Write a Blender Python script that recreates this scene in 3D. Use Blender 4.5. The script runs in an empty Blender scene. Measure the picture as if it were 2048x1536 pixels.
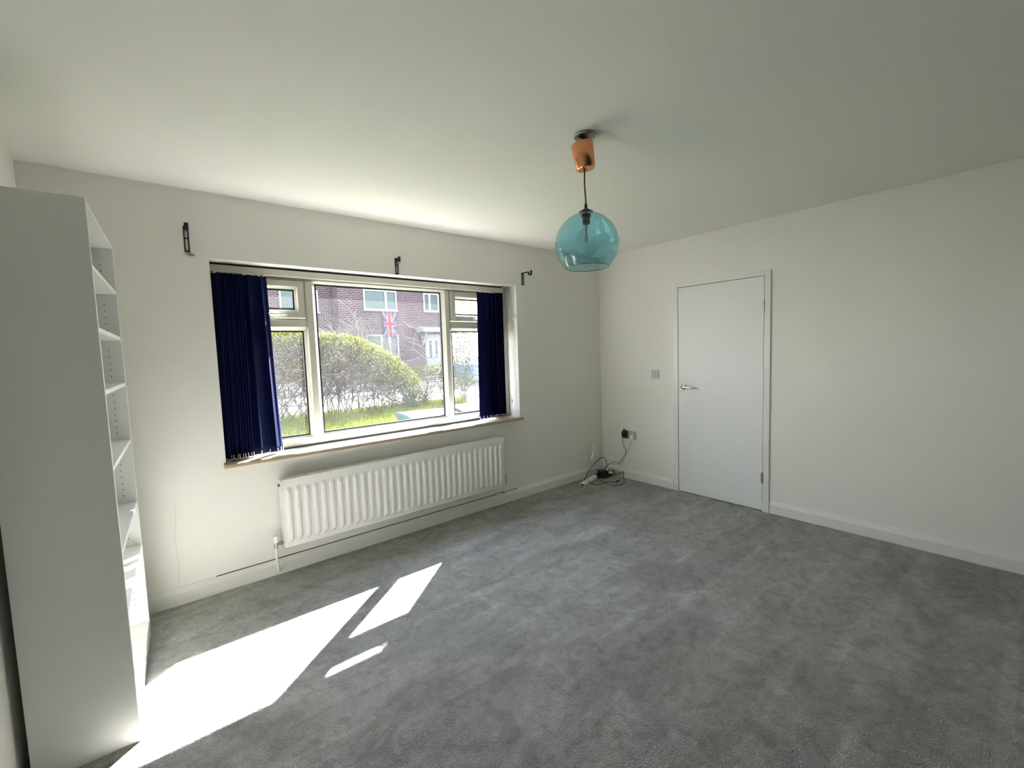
import bpy, math, random
from mathutils import Vector, Matrix
random.seed(7)
S = bpy.context.scene
COL = S.collection

# ------------------------------------------------------------------ camera
F_PX = 870.5476
FO = Vector((0.63061397, 0.77244959, -0.07515087))
RI = Vector((0.77260324, -0.63400256, -0.03354093))
UP = Vector((0.07355452, 0.03691043, 0.99660792))
cam = bpy.data.cameras.new('camera')
cam.sensor_width = 36.0
cam.lens = F_PX / 2048 * 36.0
cam.clip_start = 0.02
cam.clip_end = 400
camo = bpy.data.objects.new('camera', cam)
COL.objects.link(camo)
m = Matrix((RI, UP, -FO)).transposed().to_4x4()
m.translation = Vector((-3.948894, -3.219263, 1.440784))
camo.matrix_world = m
S.camera = camo

# ------------------------------------------------------------------ world, sun, exposure
SKY_STRENGTH = 8.0
SUN_STRENGTH = 62.0
w = bpy.data.worlds.new('sky')
S.world = w
w.use_nodes = True
wn = w.node_tree.nodes; wl = w.node_tree.links
bg = wn['Background']
tc = wn.new('ShaderNodeTexCoord'); sep = wn.new('ShaderNodeSeparateXYZ'); rmp = wn.new('ShaderNodeValToRGB')
wl.new(tc.outputs['Generated'], sep.inputs[0]); wl.new(sep.outputs['Z'], rmp.inputs[0]); wl.new(rmp.outputs[0], bg.inputs[0])
rmp.color_ramp.elements[0].position = 0.0; rmp.color_ramp.elements[0].color = (1.0, 1.0, 0.98, 1)
rmp.color_ramp.elements[1].position = 0.9; rmp.color_ramp.elements[1].color = (0.60, 0.76, 1.0, 1)
bg.inputs[1].default_value = SKY_STRENGTH

sun = bpy.data.lights.new('sun', 'SUN')
sun.energy = SUN_STRENGTH
sun.angle = math.radians(0.53)
sun.color = (1.0, 0.97, 0.93)
suno = bpy.data.objects.new('sun', sun)
COL.objects.link(suno)
suno.location = (12, 12, 14)
suno.rotation_euler = Vector((-1.2, -1.0, -1.34)).to_track_quat('-Z', 'Y').to_euler()

# the window opening, offered to the sampler as a portal for sky light
pl = bpy.data.lights.new('window_portal', 'AREA')
pl.shape = 'RECTANGLE'; pl.size = 2.42; pl.size_y = 1.26
pl.cycles.is_portal = True
plo = bpy.data.objects.new('window_portal', pl); COL.objects.link(plo)
plo.location = (-2.44, 0.29, 1.43)
plo.rotation_euler = Vector((0, -1, 0)).to_track_quat('-Z', 'Z').to_euler()
S.view_settings.view_transform = 'Standard'
S.view_settings.look = 'None'
S.view_settings.exposure = 0.85
S.view_settings.gamma = 1.0
S.view_settings.use_curve_mapping = False
S.render.film_transparent = False
S.cycles.use_denoising = True
S.cycles.max_bounces = 14
S.cycles.diffuse_bounces = 8
S.cycles.transparent_max_bounces = 24
S.cycles.sample_clamp_indirect = 25.0
S.cycles.caustics_reflective = False
S.cycles.caustics_refractive = False

# ------------------------------------------------------------------ materials
def lin(r, g, b):
    f = lambda c: (c / 255 / 12.92) if c / 255 <= 0.04045 else ((c / 255 + 0.055) / 1.055) ** 2.4
    return (f(r), f(g), f(b), 1)

def mat(name, col, rough=0.5, metal=0.0, spec=0.5, noise=None, bump=None, transl=0.0):
    """noise=(scale, amount, detail); bump=(scale, strength, distance)"""
    M = bpy.data.materials.new(name); M.use_nodes = True
    n = M.node_tree.nodes; l = M.node_tree.links
    b = n['Principled BSDF']
    b.inputs['Base Color'].default_value = col if len(col) == 4 else (*col, 1)
    b.inputs['Roughness'].default_value = rough
    b.inputs['Metallic'].default_value = metal
    b.inputs['Specular IOR Level'].default_value = spec
    t = n.new('ShaderNodeTexCoord')
    if noise:
        nt = n.new('ShaderNodeTexNoise'); nt.inputs['Scale'].default_value = noise[0]; nt.inputs['Detail'].default_value = noise[2]
        l.new(t.outputs['Object'], nt.inputs['Vector'])
        r = n.new('ShaderNodeValToRGB')
        a = noise[1]
        c = list(col[:3])
        r.color_ramp.elements[0].position = .3; r.color_ramp.elements[1].position = .7
        r.color_ramp.elements[0].color = (*[x * (1 - a) for x in c], 1)
        r.color_ramp.elements[1].color = (*[min(1, x * (1 + a)) for x in c], 1)
        l.new(nt.outputs['Fac'], r.inputs[0]); l.new(r.outputs[0], b.inputs['Base Color'])
    if bump:
        nb = n.new('ShaderNodeTexNoise'); nb.inputs['Scale'].default_value = bump[0]; nb.inputs['Detail'].default_value = 4
        l.new(t.outputs['Object'], nb.inputs['Vector'])
        bp = n.new('ShaderNodeBump'); bp.inputs['Strength'].default_value = bump[1]; bp.inputs['Distance'].default_value = bump[2]
        l.new(nb.outputs['Fac'], bp.inputs['Height']); l.new(bp.outputs[0], b.inputs['Normal'])
    if transl:
        tr = n.new('ShaderNodeBsdfTranslucent'); tr.inputs[0].default_value = b.inputs['Base Color'].default_value
        mx = n.new('ShaderNodeMixShader'); mx.inputs[0].default_value = transl
        l.new(b.outputs[0], mx.inputs[1]); l.new(tr.outputs[0], mx.inputs[2])
        l.new(mx.outputs[0], n['Material Output'].inputs[0])
    return M

def glass_mat(name, tint, refl=1.0, dirt=0.0):
    """thin glass: tinted pass-through, fresnel reflection, an optional film of dust"""
    M = bpy.data.materials.new(name); M.use_nodes = True
    n = M.node_tree.nodes; l = M.node_tree.links
    n.remove(n['Principled BSDF'])
    tr = n.new('ShaderNodeBsdfTransparent'); tr.inputs[0].default_value = (*tint, 1)
    gl = n.new('ShaderNodeBsdfGlossy'); gl.inputs['Roughness'].default_value = 0.02
    fr = n.new('ShaderNodeLayerWeight'); fr.inputs[0].default_value = .5
    pw = n.new('ShaderNodeMath'); pw.operation = 'POWER'; pw.inputs[1].default_value = 4.5
    l.new(fr.outputs['Facing'], pw.inputs[0])
    mu = n.new('ShaderNodeMath'); mu.operation = 'MULTIPLY_ADD'; mu.inputs[1].default_value = .6 * refl; mu.inputs[2].default_value = .045 * refl
    mx = n.new('ShaderNodeMixShader')
    l.new(pw.outputs[0], mu.inputs[0]); l.new(mu.outputs[0], mx.inputs[0])
    l.new(tr.outputs[0], mx.inputs[1]); l.new(gl.outputs[0], mx.inputs[2])
    last = mx
    if dirt:
        tl = n.new('ShaderNodeBsdfTranslucent'); tl.inputs[0].default_value = (.9, .92, .95, 1)
        m2 = n.new('ShaderNodeMixShader')
        t = n.new('ShaderNodeTexCoord'); nt = n.new('ShaderNodeTexNoise'); nt.inputs['Scale'].default_value = 3.0; nt.inputs['Detail'].default_value = 6
        l.new(t.outputs['Object'], nt.inputs['Vector'])
        m3 = n.new('ShaderNodeMapRange'); m3.inputs[1].default_value = .3; m3.inputs[2].default_value = .75
        m3.inputs[3].default_value = dirt * .6; m3.inputs[4].default_value = dirt * 1.5
        l.new(nt.outputs['Fac'], m3.inputs[0]); l.new(m3.outputs[0], m2.inputs[0])
        l.new(mx.outputs[0], m2.inputs[1]); l.new(tl.outputs[0], m2.inputs[2]); last = m2
    l.new(last.outputs[0], n['Material Output'].inputs[0])
    return M

M = {}
M['wall'] = mat('wall_paint', (.84, .835, .79), .85, spec=.2, noise=(1.3, .015, 3), bump=(90, .12, .002))
M['ceil'] = mat('ceiling_paint', (.85, .845, .80), .9, spec=.15, noise=(1.0, .012, 3), bump=(60, .10, .002))
M['wall_low_bounce'] = mat('low_bounce_grey', (.10, .105, .105), .85)  # dark tone chosen to cut light bouncing off the unseen back wall
M['gloss_white'] = mat('white_gloss_paint', (.80, .80, .77), .35, spec=.5, bump=(40, .05, .002))
M['door'] = mat('door_paint', (.80, .82, .82), .45, spec=.4, bump=(14, .04, .003))
M['upvc'] = mat('white_plastic_frame', (.56, .55, .48), .3, spec=.5)
M['gasket'] = mat('black_rubber', (.012, .012, .014), .6)
M['rad'] = mat('radiator_enamel', (.80, .80, .785), .3, spec=.5)
M['bookcase'] = mat('white_foil_board', (.76, .77, .75), .38, spec=.5)
M['hole'] = mat('drilled_hole', (.03, .03, .03), .9)
M['blue'] = mat('navy_blind_fabric', (.0035, .007, .048), .85, spec=.1, bump=(300, .15, .001), transl=.06)
M['clip'] = mat('clear_white_plastic', (.62, .62, .58), .35)
M['chrome'] = mat('chrome', (.75, .75, .76), .14, metal=1)
M['steel'] = mat('dull_steel', (.42, .42, .40), .4, metal=1)
M['black'] = mat('black_metal', (.016, .015, .017), .5)
M['blackp'] = mat('black_plastic', (.012, .012, .013), .35)
M['plastic'] = mat('white_plastic', (.84, .84, .80), .3)
M['plastic_grey'] = mat('greyed_white_plastic', (.52, .51, .54), .3)
M['copper'] = mat('brushed_copper', (.86, .37, .17), .22, metal=1, bump=(3, .05, .01))
M['cord'] = mat('brown_fabric_flex', (.07, .022, .012), .7)
M['plaster'] = mat('bare_plaster', (.33, .24, .18), .9, noise=(40, .2, 3))
M['filament'] = mat('filament', (.75, .40, .12), .4, metal=.5)
M['glass_blue'] = glass_mat('teal_glass', (.56, .85, .92), 1.5)
M['glass_rim'] = mat('teal_glass_rim', (.03, .10, .11), .1, spec=.7)
M['glass_bulb'] = glass_mat('clear_bulb_glass', (.93, .95, .95), 1.4)
M['pane'] = glass_mat('window_glass', (.955, .95, .945), .8, dirt=.006)
M['pink'] = mat('pink_plastic', (.80, .62, .58), .4)

def sill_material():
    X = mat('chipped_painted_wood', (.8, .8, .76), .5)
    n = X.node_tree.nodes; l = X.node_tree.links; b = n['Principled BSDF']
    t = n.new('ShaderNodeTexCoord')
    mp = n.new('ShaderNodeMapping'); mp.inputs['Scale'].default_value = (2.2, 9, 9); l.new(t.outputs['Object'], mp.inputs[0])
    nz = n.new('ShaderNodeTexNoise'); nz.inputs['Scale'].default_value = 1.6; nz.inputs['Detail'].default_value = 5; l.new(mp.outputs[0], nz.inputs['Vector'])
    sp = n.new('ShaderNodeSeparateXYZ'); l.new(t.outputs['Object'], sp.inputs[0])
    # paint is worn off towards the front edge and at both ends
    mr = n.new('ShaderNodeMapRange'); mr.inputs[1].default_value = -.041; mr.inputs[2].default_value = -.005; mr.inputs[3].default_value = .62; mr.inputs[4].default_value = 0
    l.new(sp.outputs['Y'], mr.inputs[0])
    me = n.new('ShaderNodeMapRange'); me.inputs[1].default_value = -3.18; me.inputs[2].default_value = -3.42; me.inputs[3].default_value = 0; me.inputs[4].default_value = .45
    l.new(sp.outputs['X'], me.inputs[0])
    mf = n.new('ShaderNodeMapRange'); mf.inputs[1].default_value = -1.62; mf.inputs[2].default_value = -1.45; mf.inputs[3].default_value = 0; mf.inputs[4].default_value = .45
    l.new(sp.outputs['X'], mf.inputs[0])
    a1 = n.new('ShaderNodeMath'); a1.operation = 'ADD'; l.new(mr.outputs[0], a1.inputs[0]); l.new(me.outputs[0], a1.inputs[1])
    a0 = n.new('ShaderNodeMath'); a0.operation = 'ADD'; l.new(a1.outputs[0], a0.inputs[0]); l.new(mf.outputs[0], a0.inputs[1])
    a2 = n.new('ShaderNodeMath'); a2.operation = 'ADD'; l.new(a0.outputs[0], a2.inputs[0]); l.new(nz.outputs['Fac'], a2.inputs[1])
    r = n.new('ShaderNodeValToRGB'); r.color_ramp.elements[0].position = .84; r.color_ramp.elements[1].position = .90
    r.color_ramp.elements[0].color = (.8, .8, .77, 1); r.color_ramp.elements[1].color = (.42, .33, .21, 1)
    l.new(a2.outputs[0], r.inputs[0]); l.new(r.outputs[0], b.inputs['Base Color'])
    return X
M['sill'] = sill_material()

def carpet_material():
    X = mat('grey_pile_carpet', (.2, .2, .19), .97, spec=.1)
    n = X.node_tree.nodes; l = X.node_tree.links; b = n['Principled BSDF']
    t = n.new('ShaderNodeTexCoord')
    def noise(scale, detail, dist, rough=.55, vec=None):
        z = n.new('ShaderNodeTexNoise'); z.inputs['Scale'].default_value = scale; z.inputs['Detail'].default_value = detail
        z.inputs['Distortion'].default_value = dist; z.inputs['Roughness'].default_value = rough
        l.new(vec or t.outputs['Object'], z.inputs['Vector']); return z.outputs['Fac']
    def ramp(f, p0, p1, v0, v1):
        r = n.new('ShaderNodeMapRange'); r.inputs[1].default_value = p0; r.inputs[2].default_value = p1
        r.inputs[3].default_value = v0; r.inputs[4].default_value = v1; l.new(f, r.inputs[0]); return r.outputs[0]
    def mul(a, c):
        r = n.new('ShaderNodeMath'); r.operation = 'MULTIPLY'; l.new(a, r.inputs[0]); l.new(c, r.inputs[1]); return r.outputs[0]
    mp = n.new('ShaderNodeMapping'); mp.inputs['Rotation'].default_value = (0, 0, math.radians(38)); mp.inputs['Scale'].default_value = (1.0, 2.6, 1)
    l.new(t.outputs['Object'], mp.inputs[0])
    # pile brushed one way or the other: patches with fairly crisp borders
    a = ramp(noise(1.1, 5, 1.1, .6, mp.outputs[0]), .42, .58, .84, 1.07)
    c = ramp(noise(4.2, 4, 1.2), .40, .60, .92, 1.07)
    d = ramp(noise(26, 3, .3), .3, .7, .86, 1.12)
    e = ramp(noise(190, 2, 0), .3, .7, .72, 1.26)
    mq = n.new('ShaderNodeMapping'); mq.inputs['Rotation'].default_value = (0, 0, math.radians(-34)); mq.inputs['Scale'].default_value = (.45, 4.2, 1)
    l.new(t.outputs['Object'], mq.inputs[0])
    g = ramp(noise(2.0, 2, .25, .5, mq.outputs[0]), .56, .62, 1.0, 1.16)
    k = ramp(noise(3.3, 3, 3.0, .55), .53, .58, 1.0, .84)
    v = mul(mul(mul(a, c), mul(d, e)), mul(g, k))
    cm = n.new('ShaderNodeMix'); cm.data_type = 'RGBA'
    cm.inputs[6].default_value = (.46, .455, .41, 1); cm.inputs[7].default_value = (.485, .49, .495, 1)
    l.new(noise(2.1, 2, .8), cm.inputs[0])
    vm = n.new('ShaderNodeVectorMath'); vm.operation = 'SCALE'
    l.new(cm.outputs[2], vm.inputs[0]); l.new(v, vm.inputs['Scale']); l.new(vm.outputs[0], b.inputs['Base Color'])
    b.inputs['Sheen Weight'].default_value = .25; b.inputs['Sheen Roughness'].default_value = .5
    # tufts and trodden crinkles
    h1 = noise(130, 3, .6); h2 = noise(46, 3, 2.6); 
    s = n.new('ShaderNodeMath'); s.operation = 'MULTIPLY_ADD'; l.new(h2, s.inputs[0]); s.inputs[1].default_value = 1.5; l.new(h1, s.inputs[2])
    bp = n.new('ShaderNodeBump'); bp.inputs['Strength'].default_value = 1.0; bp.inputs['Distance'].default_value = .013
    l.new(s.outputs[0], bp.inputs['Height']); l.new(bp.outputs[0], b.inputs['Normal'])
    return X
M['carpet'] = carpet_material()

def brick_material():
    X = mat('brown_brick', (.1, .05, .04), .9, spec=.12)
    n = X.node_tree.nodes; l = X.node_tree.links; b = n['Principled BSDF']
    t = n.new('ShaderNodeTexCoord')
    sp = n.new('ShaderNodeSeparateXYZ'); cb = n.new('ShaderNodeCombineXYZ')
    l.new(t.outputs['Object'], sp.inputs[0])
    ad = n.new('ShaderNodeMath'); ad.operation = 'ADD'; l.new(sp.outputs['X'], ad.inputs[0]); l.new(sp.outputs['Y'], ad.inputs[1])
    l.new(ad.outputs[0], cb.inputs[0]); l.new(sp.outputs['Z'], cb.inputs[1])
    br = n.new('ShaderNodeTexBrick'); l.new(cb.outputs[0], br.inputs['Vector'])
    br.inputs['Scale'].default_value = 1.0
    br.inputs['Brick Width'].default_value = .225; br.inputs['Row Height'].default_value = .082; br.inputs['Mortar Size'].default_value = .009
    br.inputs['Color1'].default_value = (.016, .008, .010, 1); br.inputs['Color2'].default_value = (.034, .0155, .019, 1); br.inputs['Mortar'].default_value = (.12, .11, .12, 1)
    l.new(br.outputs['Color'], b.inputs['Base Color'])
    return X
M['brick'] = brick_material()
M['tile'] = mat('roof_tile', (.10, .06, .05), .8, noise=(6, .3, 3))
M['far_white'] = mat('white_house_trim', (.11, .118, .12), .5)
M['far_glass'] = mat('house_window_glass', (.02, .035, .04), .2, spec=.15)
M['net'] = mat('pale_window_blind', (.040, .060, .058), .8)
M['flag_red'] = mat('flag_red', (.13, .006, .012), .8, transl=.3)
M['flag_white'] = mat('flag_white', (.10, .10, .105), .8, transl=.3)
M['flag_blue'] = mat('flag_blue', (.007, .012, .075), .8, transl=.3)
M['grass'] = mat('lawn_grass', (.044, .056, .005), .9, noise=(3, .4, 5), bump=(30, .6, .05))
M['blade'] = mat('grass_blades', (.078, .098, .006), .7, spec=.12, noise=(4, .4, 3), transl=.5)
M['path'] = mat('pale_paving', (.14, .135, .13), .9, noise=(5, .15, 4))
M['bounce_slab'] = mat('pale_sun_bounce', (.36, .355, .335), .9, noise=(5, .1, 4))  # pale so the added strip outside reflects sun indoors
M['road'] = mat('asphalt_road', (.07, .07, .07), .9, noise=(9, .15, 4))
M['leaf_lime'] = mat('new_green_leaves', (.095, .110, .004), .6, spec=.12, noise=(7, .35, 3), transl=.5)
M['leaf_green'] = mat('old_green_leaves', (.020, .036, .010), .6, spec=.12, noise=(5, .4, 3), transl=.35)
M['leaf_pale'] = mat('pale_green_leaves', (.045, .065, .030), .7, spec=.12, noise=(6, .35, 3), transl=.35)
M['leaf_brown'] = mat('dry_brown_leaves', (.046, .028, .019), .8, spec=.12, noise=(7, .4, 3), transl=.3)
M['twig'] = mat('grey_brown_twigs', (.044, .033, .027), .9, spec=.12, noise=(8, .4, 3))
M['twig_pale'] = mat('pale_twigs', (.13, .118, .10), .9, spec=.12, noise=(8, .3, 3))
M['bin_green'] = mat('turquoise_green_plastic', (.007, .042, .036), .85, spec=.15)
M['bin_grey'] = mat('blue_grey_plastic', (.018, .030, .048), .85, spec=.15)
M['car'] = mat('blue_car_paint', (.03, .13, .42), .25, spec=.8)
M['tyre'] = mat('tyre_rubber', (.02, .02, .02), .8)
M['car_glass'] = mat('car_glass', (.04, .05, .06), .05, spec=.9)

# ------------------------------------------------------------------ mesh building
class MB:
    def __init__(s): s.v = []; s.f = []; s.m = []
    def quad(s, a, b, c, d, mi=0):
        i = len(s.v); s.v += [tuple(a), tuple(b), tuple(c), tuple(d)]; s.f.append((i, i + 1, i + 2, i + 3)); s.m.append(mi)
    def tri(s, a, b, c, mi=0):
        i = len(s.v); s.v += [tuple(a), tuple(b), tuple(c)]; s.f.append((i, i + 1, i + 2)); s.m.append(mi)
    def box(s, x0, x1, y0, y1, z0, z1, mi=0):
        i = len(s.v)
        s.v += [(x0, y0, z0), (x1, y0, z0), (x1, y1, z0), (x0, y1, z0), (x0, y0, z1), (x1, y0, z1), (x1, y1, z1), (x0, y1, z1)]
        s.f += [(i, i + 3, i + 2, i + 1), (i + 4, i + 5, i + 6, i + 7), (i, i + 1, i + 5, i + 4), (i + 1, i + 2, i + 6, i + 5), (i + 2, i + 3, i + 7, i + 6), (i + 3, i, i + 4, i + 7)]
        s.m += [mi] * 6
        return s
    def xbox(s, mtx, x0, x1, y0, y1, z0, z1, mi=0):
        i = len(s.v); s.box(x0, x1, y0, y1, z0, z1, mi)
        for k in range(i, i + 8): s.v[k] = tuple(mtx @ Vector(s.v[k]))
        return s
    def prism(s, prof, a, b, mi=0, axis='x'):
        """profile points (two coords) swept from a to b along axis; CCW profile"""
        i = len(s.v); n = len(prof)
        for t in (a, b):
            for p, q in prof:
                s.v.append({'x': (t, p, q), 'y': (p, t, q), 'z': (p, q, t)}[axis])
        for k in range(n):
            k2 = (k + 1) % n
            s.f.append((i + k, i + k2, i + n + k2, i + n + k)); s.m.append(mi)
        s.f.append(tuple(i + k for k in reversed(range(n)))); s.m.append(mi)
        s.f.append(tuple(i + n + k for k in range(n))); s.m.append(mi)
        return s
    def tube(s, pts, r, seg=8, mi=0, caps=True):
        pts = [Vector(p) for p in pts]; n = len(pts); i = len(s.v)
        rr = r if isinstance(r, (list, tuple)) else [r] * n
        prev = None
        for k, p in enumerate(pts):
            d = (pts[min(k + 1, n - 1)] - pts[max(k - 1, 0)]).normalized()
            if prev is None:
                u = d.orthogonal().normalized()
            else:
                u = (prev - d * prev.dot(d)); u = u.normalized() if u.length > 1e-6 else d.orthogonal().normalized()
            prev = u; v = d.cross(u)
            for j in range(seg):
                a = 2 * math.pi * j / seg
                s.v.append(tuple(p + (u * math.cos(a) + v * math.sin(a)) * rr[k]))
        for k in range(n - 1):
            for j in range(seg):
                j2 = (j + 1) % seg
                s.f.append((i + k * seg + j, i + k * seg + j2, i + (k + 1) * seg + j2, i + (k + 1) * seg + j)); s.m.append(mi)
        if caps:
            s.f.append(tuple(i + j for j in reversed(range(seg)))); s.m.append(mi)
            s.f.append(tuple(i + (n - 1) * seg + j for j in range(seg))); s.m.append(mi)
        return s
    def lathe(s, prof, seg=32, mi=0, mtx=None):
        """prof: (r, z) list"""
        i = len(s.v); n = len(prof)
        for r, z in prof:
            for j in range(seg):
                a = 2 * math.pi * j / seg
                p = Vector((r * math.cos(a), r * math.sin(a), z))
                s.v.append(tuple(mtx @ p if mtx else p))
        for k in range(n - 1):
            for j in range(seg):
                j2 = (j + 1) % seg
                s.f.append((i + k * seg + j, i + k * seg + j2, i + (k + 1) * seg + j2, i + (k + 1) * seg + j)); s.m.append(mi)
        return s
    def build(s, name, mats, parent=None, smooth=False, bevel=0, loc=None, rot=None, angle=40):
        me = bpy.data.meshes.new(name); me.from_pydata(s.v, [], s.f)
        for x in (mats if isinstance(mats, (list, tuple)) else [mats]): me.materials.append(x)
        if len(me.materials) > 1: me.polygons.foreach_set('material_index', s.m)
        if smooth:
            me.polygons.foreach_set('use_smooth', [True] * len(me.polygons))
        me.validate(); me.update()
        o = bpy.data.objects.new(name, me); COL.objects.link(o)
        if smooth:
            me.set_sharp_from_angle(angle=math.radians(angle))
        if parent: o.parent = parent
        if loc: o.location = loc
        if rot: o.rotation_euler = rot
        if bevel:
            bm = o.modifiers.new('bevel', 'BEVEL'); bm.width = bevel; bm.segments = 2; bm.limit_method = 'ANGLE'; bm.angle_limit = math.radians(35)
        return o

def catmull(pts, n=8):
    pts = [Vector(p) for p in pts]; P = [pts[0] * 2 - pts[1]] + pts + [pts[-1] * 2 - pts[-2]]; out = []
    for k in range(1, len(P) - 2):
        a, b, c, d = P[k - 1:k + 3]
        for t in range(n):
            t /= n
            out.append(.5 * ((2 * b) + (c - a) * t + (2 * a - 5 * b + 4 * c - d) * t * t + (3 * b - a - 3 * c + d) * t ** 3))
    out.append(pts[-1]); return out

def struct(o): o['kind'] = 'structure'; return o
def thing(name, label, cat, loc=(0, 0, 0), rotz=0, group=None):
    o = bpy.data.objects.new(name, None); COL.objects.link(o)
    o.empty_display_size = .1
    o.location = loc; o.rotation_euler = (0, 0, rotz); o['label'] = label; o['category'] = cat
    if group: o['group'] = group
    return o
def tag(o, label, cat, group=None, kind=None):
    o['label'] = label; o['category'] = cat
    if group: o['group'] = group
    if kind: o['kind'] = kind
    return o
def shade(o): return o

# ------------------------------------------------------------------ the room
H = 2.4515
XW, YS = -4.41, -6.4          # left wall, back wall
WX0, WX1, WZ0, WZ1 = -3.65, -1.234, 0.772, 2.062   # window opening
def wall_with_hole(name, axis, p0, p1, a0, a1, h, hole, mt):
    """axis 'x': wall runs along x between a0..a1, thickness y p0..p1; hole = (h0,h1,z0,z1)"""
    b = MB(); h0, h1, z0, z1 = hole
    def bx(u0, u1, v0, v1):
        if u1 - u0 < 1e-5 or v1 - v0 < 1e-5: return
        if axis == 'x': b.box(u0, u1, p0, p1, v0, v1)
        else: b.box(p0, p1, u0, u1, v0, v1)
    bx(a0, h0, 0, h); bx(h1, a1, 0, h); bx(h0, h1, 0, z0); bx(h0, h1, z1, h)
    return struct(b.build(name, mt))
struct(MB().box(XW - .3, .3, YS - .2, .27, -.12, 0).build('floor', M['carpet']))
struct(MB().box(XW - .3, .3, YS - .2, .30, H, H + .15).build('ceiling', M['ceil']))
wall_with_hole('wall_front', 'x', 0, .27, XW - .3, .3, H, (WX0, WX1, WZ0, WZ1), M['wall'])
wall_with_hole('wall_right', 'y', 0, .12, YS - .2, 0, H, (-1.735, -.962, 0, 1.997), M['wall'])
struct(MB().box(XW - .2, XW, YS - .2, 0, 0, H).build('wall_left', M['wall']))
struct(MB().box(XW, 0, YS - .2, YS, 0, H).build('wall_back', M['wall_low_bounce']))
struct(MB().box(.13, .17, -1.9, -.8, 0, 2.1).build('dark_door_backing', M['gasket']))  # black sheet added behind the door so its gaps look shaded

# skirting boards
def skirt_prof(t=.018, h=.104, c=.072):
    return [(0, 0), (-t, 0), (-t, c), (-.006, h), (0, h)]
s = MB(); s.prism([(p, q) for p, q in skirt_prof()][::-1], XW, -2.37); s.prism([(p, q) for p, q in skirt_prof()][::-1], -2.368, 0)
bf = struct(s.build('baseboard_front', M['gloss_white']))
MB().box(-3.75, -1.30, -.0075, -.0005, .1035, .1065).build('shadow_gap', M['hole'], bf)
s = MB()
for a, b_ in ((-.905, -.018), (YS, -1.792)):
    s.prism(skirt_prof(), a, b_, axis='y')
struct(s.build('baseboard_right', M['gloss_white']))
s = MB(); s.prism([(XW, 0), (XW + .018, 0), (XW + .018, .072), (XW + .006, .104), (XW, .104)], YS, -1.35, axis='y')
struct(s.build('baseboard_left', M['gloss_white']))

# crack in the plaster left of the radiator
cr = MB(); rp = random.Random(3); pts = []
x = -3.93
for k in range(16):
    z = .12 + k * .032; x += rp.uniform(-.004, .006); pts.append((x, -.0006, z))
cr.tube(pts, .0009, 4); cr.build('plaster_crack', mat('crack_shadow', (.5, .48, .44), .9), bpy.data.objects['wall_front'])

# ------------------------------------------------------------------ door
door = MB().box(-.010, .030, -1.731, -.966, .006, 1.991).build('door_1', M['door'], bevel=.0015); struct(door)
hd = MB()
rotY = Matrix.Rotation(math.radians(-90), 4, 'Y')
T = Matrix.Translation((.004, -1.022, 1.043)) @ rotY
hd.lathe([(0, 0), (.026, 0), (.026, .006), (.022, .009), (0, .009)], 28, mtx=T)
hd.tube(catmull([(-.005, -1.022, 1.043), (-.040, -1.022, 1.043), (-.052, -1.032, 1.043), (-.054, -1.06, 1.042), (-.054, -1.10, 1.040), (-.052, -1.132, 1.038)], 6), .0085, 12)
hd.build('door_handle', M['chrome'], door, smooth=True, loc=(-.014, 0, 0))
MB().box(-.001, .02, -.9655, -.9625, 1.02, 1.075).build('latch_plate', M['steel'], door, loc=(-.012, 0, 0))
for z in (1.70, .245):
    h_ = MB(); h_.tube([(-.0045, -1.735, z), (-.0045, -1.735, z + .09)], .0055, 10); h_.box(-.001, .004, -1.733, -1.722, z, z + .09)
    h_.build('hinge', M['steel'], door, loc=(-.012, .002, 0))
ar = MB()
for y0, y1 in ((-.961, -.914), (-1.783, -1.736)):
    ar.box(-.014, 0, y0, y1, .0, 2.032)
ar.box(-.014, 0, -1.736, -.961, 1.995, 2.032)
ar.box(.034, .12, -.972, -.962, 0, 1.997); ar.box(.034, .12, -1.735, -1.725, 0, 1.997)
ar.box(.046, .06, -1.72, -.975, 1.975, 1.997)
tr1 = struct(ar.build('trim_1', M['gloss_white'], bevel=.002))
MB().box(-.024, 0, -1.79, -1.737, 0, .092).build('plinth_block', M['gloss_white'], tr1, bevel=.003)
MB().box(-.020, 0, -.964, -.907, 0, .066).build('plinth_block', M['gloss_white'], tr1, bevel=.003)

# ------------------------------------------------------------------ window
YF = .155; YB = .228
win = MB()
win.box(WX0, WX0 + .055, YF, YB, .80, 2.06); win.box(WX1 - .062, WX1, YF, YB, .80, 2.06)
win.box(WX0 + .055, WX1 - .062, YF, YB, .80, .866); win.box(WX0 + .055, WX1 - .062, YF, YB, 1.992, 2.06)
window = struct(win.build('window_1', M['upvc'], bevel=.006))
for x0, x1 in ((-3.086, -3.020), (-1.943, -1.877)):
    MB().prism([(x0, YB), (x0, YF + .012), (x0 + .012, YF - .004), (x1 - .012, YF - .004), (x1, YF + .012), (x1, YB)], .8665, 1.9915, axis='z').build('mullion', M['upvc'], window, bevel=.002)
for x0, x1 in ((WX0 + .056, -3.087), (-1.876, WX1 - .063)):
    MB().prism([(YB, 1.652), (YF + .012, 1.652), (YF - .004, 1.664), (YF - .004, 1.712), (YF + .012, 1.724), (YB, 1.724)][::-1], x0, x1).build('transom', M['upvc'], window, bevel=.002)
def ring(b, x0, x1, z0, z1, wd, y0, y1):
    b.box(x0, x0 + wd, y0, y1, z0, z1); b.box(x1 - wd, x1, y0, y1, z0, z1)
    b.box(x0 + wd, x1 - wd, y0, y1, z0, z0 + wd); b.box(x0 + wd, x1 - wd, y0, y1, z1 - wd, z1)
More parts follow.
